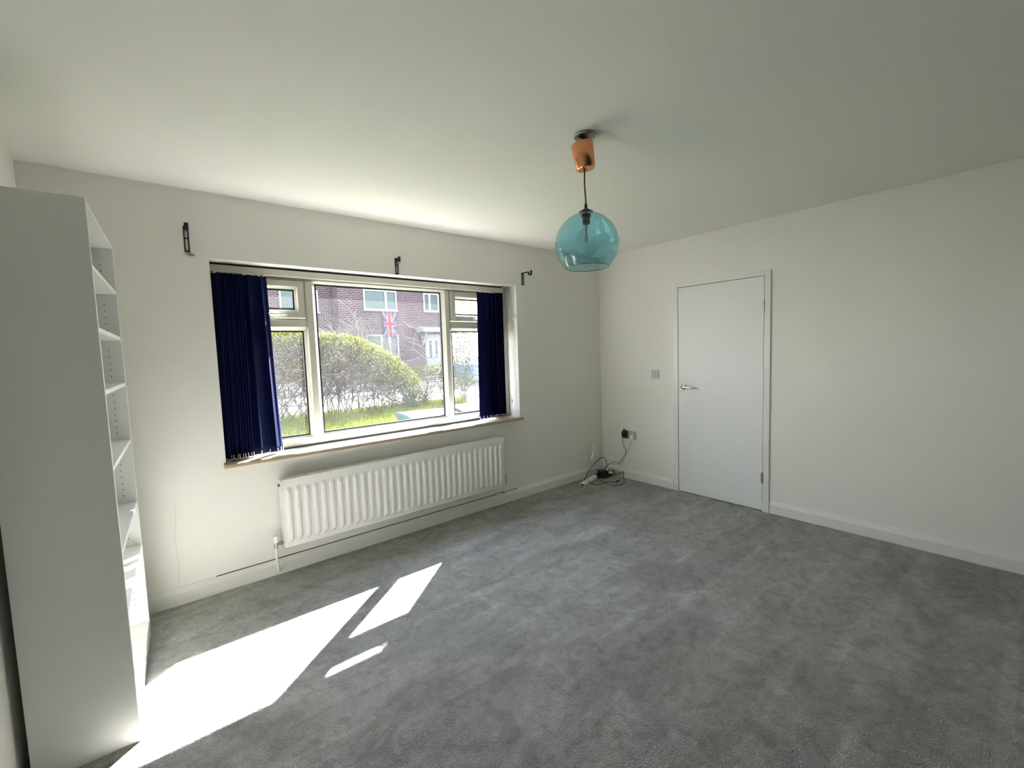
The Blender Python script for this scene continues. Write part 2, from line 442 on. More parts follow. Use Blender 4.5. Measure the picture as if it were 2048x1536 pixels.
def bead(b, x0, x1, z0, z1, wd, ya, yb):
    """glazing bead sloping inward from the frame face to the glass"""
    o = [(x0, z0), (x1, z0), (x1, z1), (x0, z1)]; i = [(x0 + wd, z0 + wd), (x1 - wd, z0 + wd), (x1 - wd, z1 - wd), (x0 + wd, z1 - wd)]
    for k in range(4):
        k2 = (k + 1) % 4
        b.quad((o[k][0], ya, o[k][1]), (o[k2][0], ya, o[k2][1]), (i[k2][0], yb, i[k2][1]), (i[k][0], yb, i[k][1]))
        b.quad((i[k][0], yb, i[k][1]), (i[k2][0], yb, i[k2][1]), (i[k2][0], yb + .012, i[k2][1]), (i[k][0], yb + .012, i[k][1]))
def glazing(par, x0, x1, z0, z1, yg=.192):
    b = MB(); bead(b, x0, x1, z0, z1, .013, YF + .010, yg - .012); b.build('glazing_bead', M['upvc'], par)
    g = MB(); ring(g, x0 + .010, x1 - .010, z0 + .010, z1 - .010, .0135, yg - .009, yg + .004); g.build('gasket', M['gasket'], par)
    MB().box(x0 + .012, x1 - .012, yg - .001, yg + .001, z0 + .012, z1 - .012).build('pane', M['pane'], par)
glazing(window, -3.0205, -1.9425, .8665, 1.9915)
glazing(window, WX0 + .0555, -3.0865, .8665, 1.6515)
glazing(window, -1.8765, WX1 - .0625, .8665, 1.6515)
for x0, x1, hx in ((WX0 + .060, -3.089, -3.33), (-1.873, WX1 - .066, -1.615)):
    b = MB(); ring(b, x0, x1, 1.728, 1.988, .046, YF - .012, YB - .01)
    sash = b.build('sash', M['upvc'], window, bevel=.005)
    glazing(sash, x0 + .046, x1 - .046, 1.774, 1.942)
    h_ = MB(); h_.box(hx - .03, hx + .03, YF - .022, YF - .012, 1.738, 1.762)
    h_.tube(catmull([(hx, YF - .02, 1.75), (hx, YF - .042, 1.75), (hx + .02, YF - .048, 1.749), (hx + .11, YF - .046, 1.746)], 5), .008, 10)
    h_.build('handle', M['plastic'], sash, smooth=True)
sb = MB(); sb.prism([(.27, .774), (.27, .800), (-.035, .800), (-.041, .794), (-.041, .778), (-.036, .774)], WX0 - .012, WX1 + .014)
sill = sb.build('window_sill', M['sill'], window, bevel=.002)
MB().box(-3.40, -1.27, .128, .1545, .8003, .812).build('dark_sill_strip', M['gasket'], window)  # dark strip on the sill at the foot of the frame
# paint ridge behind the strip
MB().box(-3.40, -1.27, .112, .127, .8003, .8055).build('paint_ridge', M['upvc'], window)
MB().box(-4.6, -.2, .27, .33, 2.062, 2.20).build('lintel', M['brick'], bpy.data.objects['wall_front'])

# ------------------------------------------------------------------ vertical blind
blind = thing('vertical_blind', 'navy blue vertical blind drawn to both ends of the window', 'blind', (0, .092, 0))
MB().box(WX0 + .006, WX1 - .075, .008, .046, 2.004, 2.047).build('head_rail', M['upvc'], blind, bevel=.003)
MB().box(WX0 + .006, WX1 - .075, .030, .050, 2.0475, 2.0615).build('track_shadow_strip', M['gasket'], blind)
def vane(x, ang, bend=0, z0=.812, z1=1.992, lean=0, name='vane', wd=.089):
    b = MB(); nz = 26; nx = 6
    ca, sa = math.cos(ang), math.sin(ang); vs = []
    for k in range(nz + 1):
        t = k / nz; z = z1 + (z0 - z1) * t
        a2 = ang + bend * t; ca, sa = math.cos(a2), math.sin(a2)
        for j in range(nx + 1):
            u = (j / nx - .5) * wd; curve = .004 * (1 - (2 * j / nx - 1) ** 2)
            if t > .97 or t < .02: curve *= .3
            vs.append((lean * t + u * ca - curve * sa, u * sa + curve * ca, z))
    i = len(b.v); b.v += vs
    for k in range(nz):
        for j in range(nx):
            q = i + k * (nx + 1) + j; b.f.append((q, q + 1, q + nx + 2, q + nx + 1)); b.m.append(0)
    o = b.build(name, M['blue'], blind, smooth=True, angle=80); o.location = (x, 0, 0)
    so = o.modifiers.new('thickness', 'SOLIDIFY'); so.thickness = .0009
    c = MB(); ang2 = ang + bend
    ca, sa = math.cos(ang2), math.sin(ang2)
    e_ = Vector((lean, 0, 0)); d_ = Vector((ca, sa, 0)); nrm = Vector((sa, -ca, 0)) * .0045
    c.tube([e_ - d_ * .040 + nrm + Vector((0, 0, z0 + .024)), e_ - d_ * .040 + nrm + Vector((0, 0, z0 + .001)), e_ - d_ * .036 + nrm + Vector((0, 0, z0 - .003)), e_ + d_ * .036 + nrm + Vector((0, 0, z0 - .003)), e_ + d_ * .040 + nrm + Vector((0, 0, z0 + .001)), e_ + d_ * .040 + nrm + Vector((0, 0, z0 + .024))], .0024, 6)
    c.build('weight_clip', M['clip'], o)
    t_ = MB(); t_.box(-.006, .006, -.003, .012, z1 - .002, 2.0035); t_.build('hanger', M['clip'], o)
R = math.radians
lv = [(-3.618, 112), (-3.602, 108), (-3.586, 114), (-3.570, 109), (-3.554, 112), (-3.538, 107), (-3.522, 111), (-3.506, 110), (-3.490, 108)]
for x_, a_ in lv: vane(x_, R(a_), R(random.uniform(-4, 4)), lean=-.012)
vane(-3.462, R(24), R(-6), lean=-.010)
vane(-3.412, R(38), R(5), lean=-.002)
vane(-3.372, R(18), R(6), lean=.018)
vane(-3.352, R(62), R(-8), lean=.026)
rv = [(-1.345, 70), (-1.362, 78), (-1.379, 74), (-1.396, 80), (-1.413, 76), (-1.430, 72), (-1.447, 50)]
for x_, a_ in rv: vane(x_, R(a_), R(random.uniform(-5, 5)), z0=.82)
vane(-1.478, R(4), R(6), z0=.82)
vane(-1.515, R(12), R(-14), lean=-.006, z0=.82)
vane(-1.552, R(-4), R(10), lean=-.012, z0=.82)
vane(-1.588, R(10), R(-16), lean=-.014, z0=.82)
cc = MB()
cc.tube(catmull([(-3.65 + .02, -.045, .805), (-3.60, -.047, .812), (-3.52, -.047, .806), (-3.42, -.046, .818), (-3.36, -.04, .812), (-3.30, -.02, .812)], 8), .0016, 5)
cc.build('bottom_chain', M['clip'], blind); cc = MB()
cc.tube(catmull([(-1.62, -.045, .828), (-1.57, -.05, .815), (-1.50, -.045, .838), (-1.42, -.046, .842), (-1.36, -.046, .83)], 8), .0016, 5)
cc.build('bottom_chain', M['clip'], blind)
cd = MB()
cd.tube(catmull([(-1.305, -.02, 2.0), (-1.330, -.05, 1.6), (-1.336, -.06, 1.2), (-1.325, -.06, 1.06), (-1.300, -.055, 1.0)], 8), .0016, 5)
cd.tube(catmull([(-1.300, -.055, 1.0), (-1.292, -.05, .97), (-1.290, -.05, .84)], 6), .0016, 5)
cd.tube(catmull([(-1.300, -.01, 2.0), (-1.270, -.04, 1.5), (-1.246, -.055, 1.2), (-1.240, -.06, 1.08), (-1.252, -.06, 1.02), (-1.280, -.06, 1.015), (-1.300, -.055, 1.0)], 8), .0014, 5)
cd.build('control_cord', M['clip'], blind)
cw = MB(); cw.lathe([(0, 0), (.006, .002), (.008, .012), (.004, .034), (0, .036)], 12, mtx=Matrix.Translation((-1.296, -.055, .945)))
cw.build('cord_weight', M['plastic_grey'], blind, smooth=True)

# ------------------------------------------------------------------ radiator
RX0, RX1, RZ0, RZ1 = -3.372, -1.532, .200, .655
rad = thing('radiator', 'long white ribbed panel radiator under the window', 'radiator', ((RX0 + RX1) / 2, -.06, RZ0))
ox, oy, oz = (RX0 + RX1) / 2, -.06, RZ0
def lx(x): return x - ox
def ly(y): return y - oy
def lz(z): return z - oz
nfl = 33; pitch = (RX1 - RX0 - .03) / nfl
yf = -.112
xs = [(RX0, 0), (RX0 + .012, 0)]
for k in range(nfl):
    b0 = RX0 + .015 + k * pitch
    xs += [(b0 + pitch * .08, 0), (b0 + pitch * .30, 1), (b0 + pitch * .52, 1), (b0 + pitch * .74, 0)]
xs += [(RX1 - .004, 0), (RX1, 0)]
zs = [(RZ0 + .004, 0), (RZ0 + .032, 0), (RZ0 + .058, 1), (RZ1 - .082, 1), (RZ1 - .052, 0), (RZ1 - .008, 0)]
b = MB()
for z, wz in zs:
    for x, wx in xs: b.v.append((lx(x), ly(yf - .018 * wx * wz), lz(z)))
n = len(xs)
for r_ in range(len(zs) - 1):
    for k in range(n - 1):
        q = r_ * n + k; b.f.append((q, q + 1, q + n + 1, q + n)); b.m.append(0)
fp = b.build('front_panel', M['rad'], rad)
so = fp.modifiers.new('thickness', 'SOLIDIFY'); so.thickness = .0015; so.offset = -1
MB().box(lx(RX0 + .01), lx(RX1 - .01), ly(-.052), ly(-.040), lz(RZ0 + .01), lz(RZ1 - .012)).build('back_panel', M['rad'], rad)
# lip round the front
MB().box(lx(RX0 - .001), lx(RX1 + .001), ly(-.1125), ly(-.102), lz(RZ0), lz(RZ0 + .006)).build('lower_lip', M['rad'], rad, bevel=.002)
g = MB()
for k in range(3): g.box(lx(RX0 + .004), lx(RX1 - .004), ly(-.111 + k * .0355), ly(-.1055 + k * .0355), lz(RZ1 - .008), lz(RZ1))
nb = 130
for k in range(nb):
    x = RX0 + .006 + (RX1 - RX0 - .02) * k / nb
    g.box(lx(x), lx(x + .0105), ly(-.106), ly(-.036), lz(RZ1 - .006), lz(RZ1 - .001))
g.build('top_grille', M['rad'], rad)
for x0 in (RX0 - .004, RX1 + .001):
    MB().box(lx(x0), lx(x0 + .003), ly(-.1125), ly(-.034), lz(RZ0 + .004), lz(RZ1 + .001)).build('side_panel', M['rad'], rad)
fin = MB()
for k in range(60):
    x = RX0 + .02 + (RX1 - RX0 - .04) * k / 60
    fin.box(lx(x), lx(x + .001), ly(-.1), ly(-.052), lz(RZ0 + .03), lz(RZ1 - .03))
fo_ = fin.build('convector_fins', M['rad'], rad)
for x in (RX0 + .2, RX1 - .2): MB().box(lx(x - .02), lx(x + .02), ly(-.040), ly(.0), lz(RZ0 + .05), lz(RZ1 - .05)).build('wall_bracket', M['rad'], rad)
v = MB()
v.tube([(lx(RX0), ly(-.075), lz(.232)), (lx(RX0 - .035), ly(-.075), lz(.232))], .011, 10)
v.tube([(lx(RX0 - .012), ly(-.075), lz(.232)), (lx(RX0 - .024), ly(-.075), lz(.232))], .015, 6)
v.tube([(lx(RX0 - .05), ly(-.075), lz(.205)), (lx(RX0 - .05), ly(-.075), lz(.240))], .013, 10)
v.build('valve_body', M['steel'], rad, smooth=True)
v = MB(); v.lathe([(0, 0), (.014, 0), (.016, .02), (.013, .045), (0, .048)], 14, mtx=Matrix.Translation((lx(RX0 - .05), ly(-.075), lz(.242))))
v.build('valve_cap', M['plastic'], rad, smooth=True)
v = MB(); v.tube(catmull([(lx(RX0 - .05), ly(-.075), lz(.205)), (lx(RX0 - .05), ly(-.075), lz(.10)), (lx(RX0 - .045), ly(-.07), lz(.055)), (lx(RX0 - .035), ly(-.045), lz(.035)), (lx(RX0 - .032), ly(-.016), lz(.034))], 6), .0085, 10)
v.build('feed_pipe', M['gloss_white'], rad, smooth=True)
v = MB(); v.tube([(lx(RX1), ly(-.075), lz(.262)), (lx(RX1 + .03), ly(-.075), lz(.262))], .009, 10)
v.tube([(lx(RX1 + .03), ly(-.075), lz(.222)), (lx(RX1 + .03), ly(-.075), lz(.300))], .011, 8)
v.build('lockshield_valve', M['steel'], rad, smooth=True)
v = MB(); v.tube(catmull([(lx(RX1 + .03), ly(-.075), lz(.222)), (lx(RX1 + .03), ly(-.075), lz(.13)), (lx(RX1 + .026), ly(-.07), lz(.115)), (lx(RX1 + .0), ly(-.045), lz(.112)), (lx(RX1 - .03), ly(-.018), lz(.112))], 6), .007, 10)
v.build('return_pipe', M['gloss_white'], rad, smooth=True)
v = MB(); v.tube([(lx(RX0 - .012), ly(-.07), lz(.615)), (lx(RX0), ly(-.07), lz(.615))], .009, 8); v.build('air_vent', M['black'], rad)

# ------------------------------------------------------------------ bookcase
bc = thing('bookcase', 'tall narrow-fronted white bookcase with empty shelves against the left wall', 'bookcase', (-4.0949, -1.0793, 0), -.0324)
BW, BD, BH, TH = .806, .285, 2.026, .018
def panel(nm, *a, bev=.0012, mt=None): return MB().box(*a).build(nm, mt or M['bookcase'], bc, bevel=bev)
panel('side_panel', -BD, 0, 0, TH, 0, BH)
far = panel('side_panel', -BD, 0, BW - TH, BW, 0, BH)
panel('top_panel', -BD, -.002, TH, BW - TH, BH - TH, BH - .001)
panel('back_panel', -BD + .002, -BD + .006, TH * .5, BW - TH * .5, .03, BH - .01)
panel('bottom_shelf', -BD + .006, -.002, TH, BW - TH, .075, .0925)
panel('plinth', -.022, -.006, TH, BW - TH, 0, .075)
for z in (1.803, 1.578, 1.348, 1.062, .736, .510):
    panel('shelf', -BD + .006, -.003, TH + .001, BW - TH - .001, z - TH, z)
hb = MB()
for xx in (-.050, -.235):
    z = .20
    while z < 1.95:
        if min(abs(z - q + .009) for q in (1.803, 1.578, 1.348, 1.062, .736, .510)) > .03:
            hb.lathe([(.0026, 0), (0, .0)], 8, mtx=Matrix.Translation((xx, BW - TH - .0006, z)) @ Matrix.Rotation(R(90), 4, 'X'))
        z += .032
pe = hb.build('peg_hole', M['hole'], far); pe['kind'] = 'stuff'

# ------------------------------------------------------------------ pendant lamp
LX, LY = -2.294, -1.798
lamp = thing('pendant_lamp', 'pendant lamp with blue glass globe and copper cup hanging from the ceiling', 'lamp', (LX, LY, H))
b = MB(); b.lathe([(0, -.001), (.050, -.001), (.052, -.006), (.048, -.012), (.03, -.014), (.0, -.014)], 28)
b.build('ceiling_plate', M['steel'], lamp, smooth=True)
b = MB(); b.box(-.034, .034, -.006, .006, -.020, -.014); b.tube(catmull([(-.008, .0, -.018), (-.010, .002, -.03), (-.004, .0, -.045)], 5), .004, 6)
b.tube([(.01, .012, -.016), (.004, .004, -.04)], .0025, 6); b.build('mounting_bracket', M['black'], lamp)
tilt = Matrix.Translation((-.006, 0, -.103)) @ Matrix.Rotation(R(8), 4, Vector((.772, -.634, 0)).cross(Vector((0, 0, 1)))) 
b = MB()
b.lathe([(.0525, .060), (.0530, .058), (.045, -.050), (.039, -.057), (.006, -.058), (.006, -.055), (.038, -.054), (.043, -.049), (.051, .058), (.0525, .060)], 40, mtx=tilt)
b.build('ceiling_cup', M['copper'], lamp, smooth=True)
b = MB(); b.tube(catmull([(-.003, 0, -.04), (-.006, 0, -.10), (-.004, 0, -.155), (-.006, .0, -.23), (0, 0, -.30), (0, 0, -.337)], 8), .0034, 8)
b.build('flex', M['cord'], lamp, smooth=True)
CZ = -.509; RG = .152
b = MB(); b.lathe([(r_, z_ + .009) for r_, z_ in [(0, -.324), (.006, -.326), (.008, -.347), (.012, -.350), (.022, -.358), (.034, -.364), (.034, -.368), (0, -.368)]], 24)
b.build('lampholder_cap', M['blackp'], lamp, smooth=True)
b = MB(); b.lathe([(0, -.366), (.022, -.366), (.024, -.377), (.018, -.384), (.018, -.412), (.0, -.412)], 24); b.build('lampholder', M['blackp'], lamp, smooth=True)
prof = []
a0 = math.asin(.020 / RG); a1 = math.pi - math.asin(.104 / RG)
for k in range(41):
    a = a0 + (a1 - a0) * k / 40; prof.append((RG * math.sin(a), CZ + RG * .985 * math.cos(a)))
shd = MB(); shd.lathe(prof, 64); sh_o = shd.build('glass_shade', M['glass_blue'], lamp, smooth=True, angle=90)
rp_ = prof[-1]; rm = MB()
rm.tube([(rp_[0] * math.cos(t * 2 * math.pi / 64), rp_[0] * math.sin(t * 2 * math.pi / 64), rp_[1]) for t in range(65)], .0012, 6, caps=False)
rm.build('shade_rim', M['glass_rim'], lamp, smooth=True)
bp = [(r_, z_ - .012) for r_, z_ in [(.013, -.400), (.014, -.412), (.022, -.425), (.040, -.445), (.054, -.470), (.0575, -.492), (.054, -.515), (.040, -.538), (.020, -.549), (.0, -.552)]]
b = MB(); b.lathe([(p.x, p.z) for p in catmull([(r_, 0, z_) for r_, z_ in bp], 4)], 40); bulb = b.build('bulb', M['glass_bulb'], lamp, smooth=True, angle=90)
b = MB()
b.tube([(0, 0, -.412), (0, 0, -.467)], .0035, 8)
for k in range(6):
    a = k * math.pi / 3; b.tube([(.004 * math.cos(a), .004 * math.sin(a), -.464), (.010 * math.cos(a), .010 * math.sin(a), -.497)], .0008, 4)
b.build('filament', M['filament'], bulb)

# ------------------------------------------------------------------ curtain pole brackets
def bracket(x, z0, z1, label, foot=False, al=0.0):
    t = thing('curtain_bracket', label, 'bracket', (x, 0, z0), 0, 'curtain pole brackets above the window')
    h = z1 - z0
    b = MB(); b.box(-.013, -.006, -.006, 0, 0, h); b.box(.006, .013, -.006, 0, 0, h); b.box(-.013, .013, -.006, 0, 0, .012); b.box(-.013, .013, -.006, 0, h - .02, h); b.box(-.013, .013, -.006, 0, h * .52, h * .57)
    b.build('wall_plate', M['black'], t, bevel=.001)
    b = MB()
    b.prism([(a + al if a < -.01 else a, c) for a, c in [(-.001, h - .008), (-.001, h - .001), (-.089, h - .001), (-.095, h - .030), (-.110, h - .036), (-.124, h - .030), (-.126, h + .004), (-.131, h + .004), (-.129, h - .033), (-.111, h - .042), (-.092, h - .035), (-.085, h - .008)]], -.010, .010)
    b.build('arm', M['black'], t)
    if foot:
        b = MB(); b.prism([(-.012, .004), (.014, .002), (.036, -.012), (.010, -.016), (-.010, -.006)], -.010, -.0005, axis='y')
        o = b.build('torn_plaster', M['plaster'], t)
    return t
bracket(-3.752, 2.082, 2.234, 'black curtain bracket left of the window, above the bookcase side', True, .055)
bracket(-2.440, 2.066, 2.190, 'black curtain bracket above the middle of the window', False, .075)
bracket(-1.146, 2.072, 2.190, 'black hooked curtain bracket at the right end above the window')

# ------------------------------------------------------------------ switch, sockets, corner clutter
sw = thing('light_switch', 'square white light switch on the wall left of the door', 'switch', (0, -.707, 1.156))
MB().box(-.009, -.0002, -.043, .043, -.043, .043).build('switch_plate', M['plastic_grey'], sw, bevel=.002)
MB().box(-.013, -.0092, -.008, .008, -.013, .013).build('rocker', M['plastic_grey'], sw, bevel=.001)
for s_ in (-1, 1): MB().tube([(-.0098, s_ * .031, 0), (-.0092, s_ * .031, 0)], .0035, 10).build('screw', M['steel'], sw)
so_ = thing('double_socket', 'white double wall socket in the corner beside the door', 'socket', (0, -.393, .487))
MB().box(-.009, -.0002, -.073, .073, -.043, .043).build('socket_plate', M['plastic_grey'], so_, bevel=.002)
MB().box(-.0125, -.0092, -.042, -.030, .012, .030).build('rocker', M['plastic'], so_)
b = MB(); b.box(-.0098, -.0092, -.042, -.038, -.010, -.002); b.box(-.0098, -.0092, -.052, -.046, -.025, -.021); b.box(-.0098, -.0092, -.030, -.024, -.025, -.021); b.build('pin_hole', M['hole'], so_)
pa = thing('plug_adaptor', 'black mains adaptor plugged into the left of the double socket', 'adaptor', (-.010, -.345, .492))
b = MB(); b.prism([(-.001, -.040), (-.046, -.036), (-.058, .005), (-.050, .040), (-.001, .046)][::-1], -.024, .024, axis='y'); b.build('body', M['blackp'], pa, bevel=.006)
b = MB(); b.tube(catmull([(-.026, .0, .046), (-.028, .003, .058), (-.028, .012, .058), (-.024, .018, .03), (-.022, .026, .0), (-.02, .028, -.03)], 5), .004, 8); b.build('strain_relief', M['blackp'], pa, smooth=True)
wp = thing('white_plug', 'small white plug in the right half of the double socket', 'plug', (-.010, -.430, .470))
b = MB(); b.box(-.030, -.0008, -.022, .022, -.022, .024); b.build('body', M['plastic'], wp, bevel=.006)
ph = thing('telephone_socket', 'narrow white telephone socket low on the wall in the corner', 'socket', (-.158, 0, .312))
MB().box(-.034, .034, -.009, -.0003, -.064, .064).build('back_plate', M['plastic'], ph, bevel=.003)
MB().box(-.032, .032, -.030, -.0095, -.062, .062).build('cover', M['plastic'], ph, bevel=.004)
MB().box(-.033, -.0325, -.024, -.016, -.008, .004).build('jack_hole', M['hole'], ph)
fl = thing('line_filter', 'small white filter box hanging below the telephone socket', 'filter', (-.212, -.034, .222))
fb_ = MB().box(-.016, .016, -.012, .012, -.036, .036).build('body', M['plastic'], fl, bevel=.004, rot=(0, R(38), 0))
b = MB(); b.tube(catmull([(.018, 0, .030), (.030, .004, .042), (.036, .008, .052)], 5), .003, 6); b.tube(catmull([(-.02, 0, -.03), (-.02, 0, -.055), (.0, -.01, -.09), (.03, -.012, -.12), (.06, -.02, -.17), (.03, -.03, -.212)], 6), .0022, 6)
b.build('lead', M['plastic'], fl, smooth=True)

# power strip
ps = thing('extension_lead', 'white extension lead with a pinkish end lying on the carpet', 'extension lead', (-.40, -.145, 0), math.atan2(-.13, -.42) + math.pi)
b = MB(); b.box(-.17, .16, -.027, .027, .003, .034); b.build('housing', M['plastic'], ps, bevel=.006)
MB().box(-.188, -.171, -.027, .027, .003, .034).build('end_cap', M['pink'], ps, bevel=.004)
MB().box(-.1888, -.1882, -.014, .014, .010, .026).build('flex_entry', M['hole'], ps)
for k in range(3):
    b = MB()
    for dx, dy in ((-.012, 0), (.006, -.011), (.006, .011)): b.box(-.11 + k * .09 + dx, -.105 + k * .09 + dx, dy - .003, dy + .003, .0342, .0348)
    b.build('outlet_slots', M['hole'], ps)
# black power brick on its coiled flex
pb = thing('power_brick', 'black power supply with white rating sticker lying in the corner', 'power supply', (-.145, -.165, .048), R(-32))
MB().box(-.085, .085, -.042, .042, 0, .036).build('body', M['blackp'], pb, bevel=.005)
MB().box(.015, .070, -.0428, -.0422, .006, .030).build('sticker', M['plastic'], pb)
MB().box(.005, .068, -.030, .028, .0362, .0366).build('sticker', M['plastic'], pb)
MB().box(.030, .050, -.018, .012, .0368, .0371).build('print_block', M['hole'], pb)
co = MB(); rr = random.Random(5)
pts = []
for k in range(120):
    a = k / 120 * 2 * math.pi * 7
    r1 = .075 + .022 * math.sin(k * .37) ; pts.append((-.150 + (r1 + .02) * math.cos(a), -.150 + r1 * .85 * math.sin(a), .007 + .034 * k / 120 + .003 * math.sin(k)))
pts = [(min(x, -.03), min(y, -.03), min(z, .040)) for x, y, z in pts]
co.tube(pts, .0042, 6)
tag(co.build('coiled_cable', M['blackp'], smooth=True), 'coil of black cable piled on the carpet in the corner', 'cable')
def cable(pts, r, mt, label, name='cable'):
    b = MB(); b.tube(catmull(pts, 8), r, 6); return tag(b.build(name, mt, smooth=True), label, 'cable', 'cables in the corner')
cable([(-.034, -.315, .46), (-.030, -.312, .41), (-.028, -.318, .37), (-.026, -.352, .30), (-.026, -.33, .25), (-.03, -.30, .205), (-.03, -.27, .165), (-.03, -.245, .15), (-.04, -.19, .155), (-.09, -.14, .12), (-.13, -.12, .09)], .0028, M['blackp'], 'thin black cable from the adaptor down the wall to the floor pile')
cable([(-.025, -.432, .448), (-.022, -.415, .39), (-.02, -.362, .31), (-.022, -.318, .20), (-.03, -.275, .12), (-.06, -.25, .05), (-.14, -.265, .012), (-.24, -.22, .012)], .0024, M['plastic_grey'], 'thin grey-white flex from the socket down to the floor')
cable([(-.475, -.14, .012), (-.42, -.10, .03), (-.33, -.06, .07), (-.24, -.05, .12), (-.15, -.05, .17), (-.09, -.06, .195), (-.06, -.09, .185), (-.085, -.13, .12), (-.14, -.15, .096)], .0035, M['blackp'], 'black cable looping up above the power supply')
cable([(-.30, -.22, .008), (-.33, -.32, .006), (-.34, -.40, .006), (-.28, -.455, .006), (-.19, -.44, .008), (-.10, -.37, .012), (-.05, -.33, .03), (-.035, -.315, .07), (-.045, -.28, .05), (-.10, -.22, .035), (-.14, -.235, .03)], .0036, M['blackp'], 'black cable in a wide loop on the carpet by the door wall')
cable([(-.49, -.20, .040), (-.45, -.26, .006), (-.38, -.30, .006), (-.29, -.29, .006), (-.25, -.33, .006), (-.22, -.38, .008), (-.19, -.36, .008)], .0036, M['blackp'], 'black cable curling round the extension lead')
bar = MB(); bar.tube([(-.20, -.345, .008), (-.165, -.365, .008)], .0055, 8); tag(bar.build('cable_plug', M['blackp']), 'small black barrel plug on the carpet by the door wall', 'plug')
rg = MB(); rg.lathe([(.030, 0), (.034, .004), (.030, .008), (.026, .004), (.030, 0)], 24); o = rg.build('tape_roll', M['clip'], loc=(-.235, -.285, .002), smooth=True)
tag(o, 'coil of pale flex in front of the power supply', 'flex')

# ------------------------------------------------------------------ outside
def gz(y): return -.35 + .04 * y
def slab(name, x0, x1, y0, y1, mt, lift=0, th=.25):
    b = MB(); i = 0
    b.v += [(x0, y0, gz(y0) + lift - th), (x1, y0, gz(y0) + lift - th), (x1, y1, gz(y1) + lift - th), (x0, y1, gz(y1) + lift - th), (x0, y0, gz(y0) + lift), (x1, y0, gz(y0) + lift), (x1, y1, gz(y1) + lift), (x0, y1, gz(y1) + lift)]
    b.f += [(0, 3, 2, 1), (4, 5, 6, 7), (0, 1, 5, 4), (1, 2, 6, 5), (2, 3, 7, 6), (3, 0, 4, 7)]; b.m += [0] * 6
    return struct(b.build(name, mt))
slab('lawn', -9, 22, 1.25, 8.9, M['grass'])
slab('unseen_bounce_slab', -9, 22, .27, 1.25, M['bounce_slab'], .02)  # unseen strip below the window, added to bounce sun onto the ceiling
slab('pavement', -9, 40, 8.9, 10.6, M['path'])
slab('road', -9, 40, 10.6, 14.2, M['road'], -.06)
slab('front_garden', -9, 40, 14.2, 24, M['path'], .0)

rg_ = random.Random(11)
def blades(name, n, region, label):
    b = MB()
    for _ in range(n):
        x, y = region(rg_); z = gz(y); a = rg_.uniform(0, 6.28); h = rg_.uniform(.04, .13); wd = .006 + .0007 * y
        dx, dy = math.cos(a) * wd, math.sin(a) * wd; lx_, ly_ = rg_.uniform(-.05, .05), rg_.uniform(-.05, .05)
        b.tri((x - dx, y - dy, z), (x + dx, y + dy, z), (x + lx_, y + ly_, z + h))
    return tag(b.build(name, M['blade']), label, 'grass', kind='stuff')
blades('grass', 52000, lambda r: (lambda y: (r.uniform(-3.2 + .18 * y, -1.6 + .62 * y), y))(r.uniform(2.2, 8.6)), 'long sunlit grass of the front lawn below the hedge')

def leafball(b, cx, cy, cz, r, n, size, mi, rnd):
    for _ in range(n):
        d = Vector((rnd.gauss(0, 1), rnd.gauss(0, 1), rnd.gauss(0, 1))).normalized() * r * rnd.random() ** .4
        c = Vector((cx, cy, cz)) + d
        u = Vector((rnd.gauss(0, 1), rnd.gauss(0, 1), rnd.gauss(0, 1))).normalized(); v = u.orthogonal().normalized()
        s1 = size * rnd.uniform(.6, 1.3); s2 = s1 * .55
        b.quad(c - u * s1, c + v * s2, c + u * s1, c - v * s2, mi)
def hedge_top(x):
    P = [(-6, 2.15), (-3, 2.10), (-1.6, 2.04), (-.9, 1.99), (-.35, 1.95), (.1, 1.84), (.6, 1.62), (1.0, 1.35), (1.35, 1.05), (1.65, .70), (1.9, .35)]
    for (a, za), (c, zc) in zip(P, P[1:]):
        if x <= c: return za + (zc - za) * (x - a) / (c - a)
    return .3
hedge = thing('privet_hedge', 'overgrown garden hedge with lime green top sloping down to the right', 'hedge', (-1, 8.0, gz(8)))
hz = gz(8)
rh = random.Random(21)
lv_ = MB()
for _ in range(19000):
    x = rh.uniform(-3.4, 1.75); y = rh.uniform(7.55, 8.55); tp = hedge_top(x) - .05 * abs(y - 8.05); t = rh.random()
    z = tp - (t ** 2.2) * (tp - hz - .15) * .95
    dd = tp - z
    # patches of bare twig, thinner towards the ground
    pn = math.sin(x * 3.1 + 1.3) * math.cos(z * 3.7 + x) + math.sin(x * 7.7 + z * 5)
    if dd > .25 and pn < -.1 and rh.random() < .75: continue
    if z < hz + .65 and rh.random() < .75: continue
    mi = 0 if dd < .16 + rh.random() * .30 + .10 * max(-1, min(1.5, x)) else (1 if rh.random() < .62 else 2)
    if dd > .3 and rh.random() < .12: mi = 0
    z += rh.uniform(-.02, .07)
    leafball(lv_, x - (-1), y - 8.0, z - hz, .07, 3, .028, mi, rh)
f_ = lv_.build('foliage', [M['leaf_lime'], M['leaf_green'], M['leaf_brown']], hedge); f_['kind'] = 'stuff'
tw = MB()
